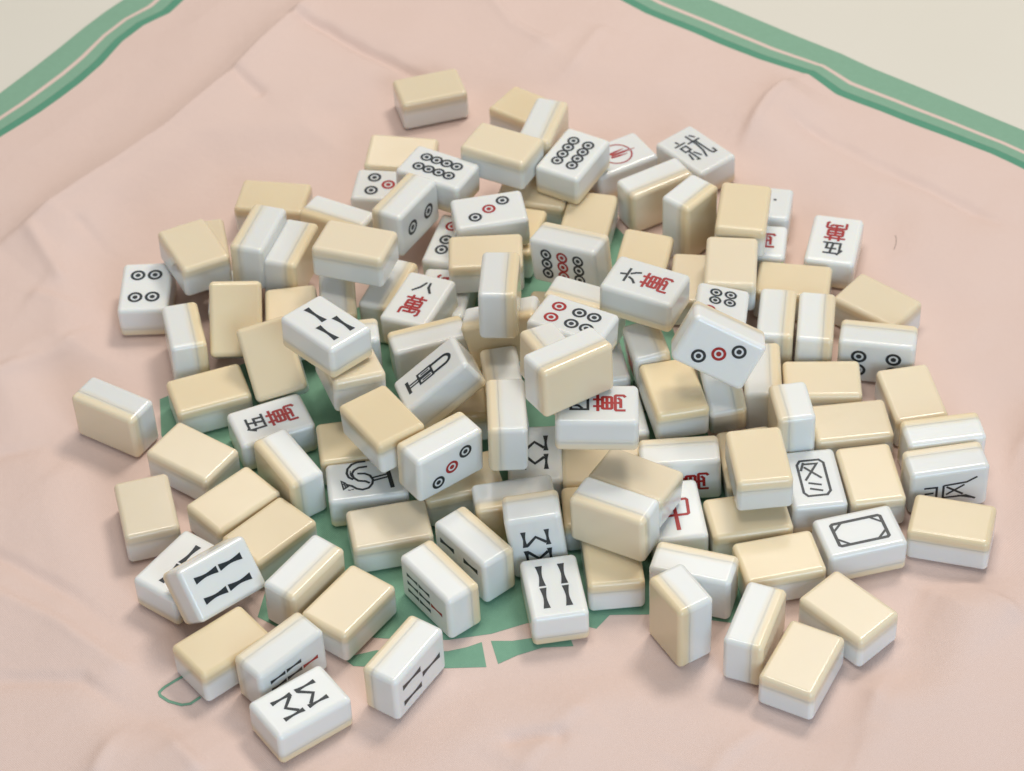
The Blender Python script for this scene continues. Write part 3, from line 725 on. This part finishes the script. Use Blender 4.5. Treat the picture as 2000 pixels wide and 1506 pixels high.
    ((82.01, 910.29, 28.45), (0.00054, -0.64725, -0.76224, 0.00753), None, 0, 'ivory tile below the steeply tilted three-circle tile, a shadow across its far half'),
    ((106.79, 917.55, 28.36), (0.55169, -0.36926, -0.64612, 0.37658), None, 0, 'tile on its long side in the shadow under the steeply tilted three-circle tile'),
    ((53.01, 911.31, 11.16), (0.67049, -0.02913, 0.02767, 0.74083), None, 0, 'sliver of a blank white tile immediately right of the 四萬 tile'),
    ((118.84, 851.57, 34.54), (0.02267, 0.68916, 0.72403, -0.01802), None, 0, 'ivory tile raised on top, just left of the 冬 tile'),
    ((117.09, 874.92, 11.16), (0.03116, 0.68799, 0.72481, 0.01863), None, 0, 'sliver of an ivory tile behind the left side of the raised ivory beside 冬'),
    ((147.17, 858.06, 9.86), (0.68442, 0.00115, -0.00115, 0.72909), 'dong', 0, 'white tile with the black character 冬 in a rounded frame'),
    ((175.99, 859.37, 9.95), (0.00172, 0.67872, 0.73439, 0.00386), None, 0, 'ivory tile lying directly right of the 冬 tile'),
    ((112.43, 836.47, 9.86), (0.00375, 0.99831, 0.05799, 6e-05), None, 0, 'ivory tile lying under the ivory tile raised beside the 冬 tile'),
    ((165.15, 820.5, 9.9), (0.99488, 0.00027, -0.00279, 0.10103), 'frame', 0, 'white tile with an empty black rectangular frame, lower right'),
    ((124.29, 807.07, 9.82), (0.00014, -0.99634, -0.08543, 4e-05), None, 0, 'ivory tile lying left of the empty frame tile, lower right'),
    ((82.24, 873.97, 14.63), (0.00597, 0.0275, 0.70573, -0.70792), 'wan6', 0, 'tile on its long side, end of a red 萬 visible, behind the 中 tile'),
    ((76.85, 841.49, 9.9), (0.68093, -0.005, -0.00618, 0.7323), 'zhong', 0, 'white tile with a red 中 partly covered by two joined tiles'),
    ((-4.09, 917.96, 33.81), (0.49918, -0.53311, 0.42884, -0.5317), None, 0, 'tile on its long side, speckled bright top, behind the striped middle tile'),
    ((-4.55, 980.5, 11.06), (0.70647, -0.02188, 0.02205, 0.70706), None, 0, 'blank white tile showing just below the tall tile in the middle'),
    ((-3.53, 877.87, 48.2), (0.48059, -0.52034, 0.49196, -0.50622), None, 0, 'tall striped tile, ivory on its left, between the slanting three-circle tile and the 四萬 tile'),
    ((40.04, 856.96, 70.05), (0.02838, 0.01504, 0.01056, 0.99943), 'wan4', 0, 'white 四萬 tile with a red lower character, right of centre'),
    ((9.72, 885.63, 10.15), (0.71565, 0.0008, -0.00678, 0.69843), 'bam8', 0, 'white zigzag-bar tile lying low in the gap left of the 四萬 tile'),
    ((43.15, 875.81, 9.88), (2e-05, -0.99981, 0.01878, -0.00482), None, 0, 'shaded ivory tile in the gap below the 四萬 tile'),
    ((41.93, 847.96, 10.17), (0.00049, 0.9999, 0.00631, 0.0124), None, 0, 'low ivory tile between the standing zigzag tile and the two joined tiles'),
    ((-27.5, 927.85, 15.51), (0.02222, 0.68017, 0.73269, -0.00632), None, 0, 'low dusty ivory tile in the gap under the trumpet tile'),
    ((214.87, 879.82, 14.04), (0.03526, -0.03344, 0.70624, -0.70631), None, 0, 'rear of two parallel tiles on their long sides at the right edge'),
    ((212.81, 858.58, 14.19), (0.04267, -0.03391, 0.70628, -0.70584), 'feng', 0, 'tile on its long side at the right edge showing the black character 風'),
    ((211.06, 825.28, 10.09), (0.0015, 0.98728, -0.15864, 0.01074), None, 0, 'ivory tile farthest right, lying in front of the 風 tile'),
    ((46.16, 823.01, 34.1), (0.67072, -0.69228, 0.17985, -0.19631), None, 0, 'front one of two joined tiles, ivory back to the viewer, left of the 中 tile'),
    ((57.45, 845.5, 31.61), (0.06528, 0.96378, -0.25678, -0.0305), None, 0, 'rear one of two joined tiles, ivory back up, left of the 中 tile'),
    ((44.13, 813.99, 10.0), (0.00398, 0.69058, 0.72323, -0.00367), None, 0, 'shaded ivory tile lying under the two joined tiles, beside the front four-bar tile'),
    ((82.37, 798.8, 14.07), (0.11957, -0.121, -0.70129, 0.69228), None, 0, 'tile on its long side in front of the 中 tile'),
    ((73.51, 771.37, 20.39), (0.17789, -0.68418, -0.16989, -0.68658), None, 0, 'tile standing on its short end, ivory left, at the front right of the heap'),
    ((107.89, 763.33, 14.09), (0.5889, -0.59285, -0.38792, 0.38889), None, 0, 'tile on its long side, white with an ivory right edge, at the front right'),
    ((153.32, 773.12, 9.9), (0.00202, 0.90865, -0.41755, 0.00086), None, 0, 'ivory tile set at an angle in front of the empty frame tile'),
    ((127.65, 743.23, 9.9), (0.00152, 0.86427, 0.50302, -0.00224), None, 0, 'ivory tile at the front right corner of the heap, nearest the viewer there'),
]

def child(name, me, parent, turn=0):
    o = bpy.data.objects.new(name, me); COL.objects.link(o)
    o.parent = parent
    if turn: o.rotation_euler = (0, 0, math.pi)
    return o
proto = None
for loc, quat, sym, turn, label in TILE_DATA:
    if proto is None:
        root = bpy.data.objects.new('mahjong_tile', None); COL.objects.link(root)
        root.empty_display_size = 0.01
        proto = (root, child('ivory_back', ME_IVORY, root), child('white_front', ME_WHITE, root))
    else:
        root = proto[0].copy(); COL.objects.link(root)
        for p in proto[1:]:
            c = p.copy(); COL.objects.link(c); c.parent = root
    root.location = Vector(loc) * MM
    root.rotation_mode = 'QUATERNION'
    root.rotation_quaternion = quat
    root['label'] = label
    root['category'] = 'mahjong tile'
    root['group'] = GROUP
    if sym:
        if sym not in SYMBOLS: SYMBOLS[sym] = symbol(sym)
        child('engraved_symbol', SYMBOLS[sym], root, turn)

# ------------------------------------------------------------------ a stray hair on the cloth
def build_hair():
    bm = bmesh.new()
    pts = [(216.7, 1048.8), (217.9, 1051.3), (218.9, 1054.3), (219.5, 1057.8), (219.3, 1060.5)]
    h0 = cloth_height(np.array(pts, float))
    rings = []
    for i, (x, y) in enumerate(pts):
        a = pts[max(i - 1, 0)]; b = pts[min(i + 1, len(pts) - 1)]
        d = Vector((b[0] - a[0], b[1] - a[1], 0)).normalized(); n = Vector((-d.y, d.x, 0))
        r = 0.10
        rings.append([bm.verts.new((Vector((x, y, float(h0[i]) + 0.12)) + n * r * math.cos(t) + Vector((0, 0, 1)) * r * math.sin(t)) * MM) for t in np.linspace(0, 2 * math.pi, 7)[:-1]])
    for p, q in zip(rings, rings[1:]):
        for j in range(6): bm.faces.new((p[j], p[(j + 1) % 6], q[(j + 1) % 6], q[j]))
    bm.faces.new(rings[0][::-1]); bm.faces.new(rings[-1])
    bmesh.ops.recalc_face_normals(bm, faces=bm.faces)
    me = bpy.data.meshes.new('hair'); bm.to_mesh(me); bm.free()
    m, nt, b = new_mat('dark_hair'); set_in(b, Roughness=0.5); b.inputs['Base Color'].default_value = (0.05, 0.03, 0.025, 1)
    me.materials.append(m)
    o = bpy.data.objects.new('hair', me); COL.objects.link(o)
    o['label'] = 'short dark hair lying on the pink cloth right of the heap'
    o['category'] = 'hair'
build_hair()
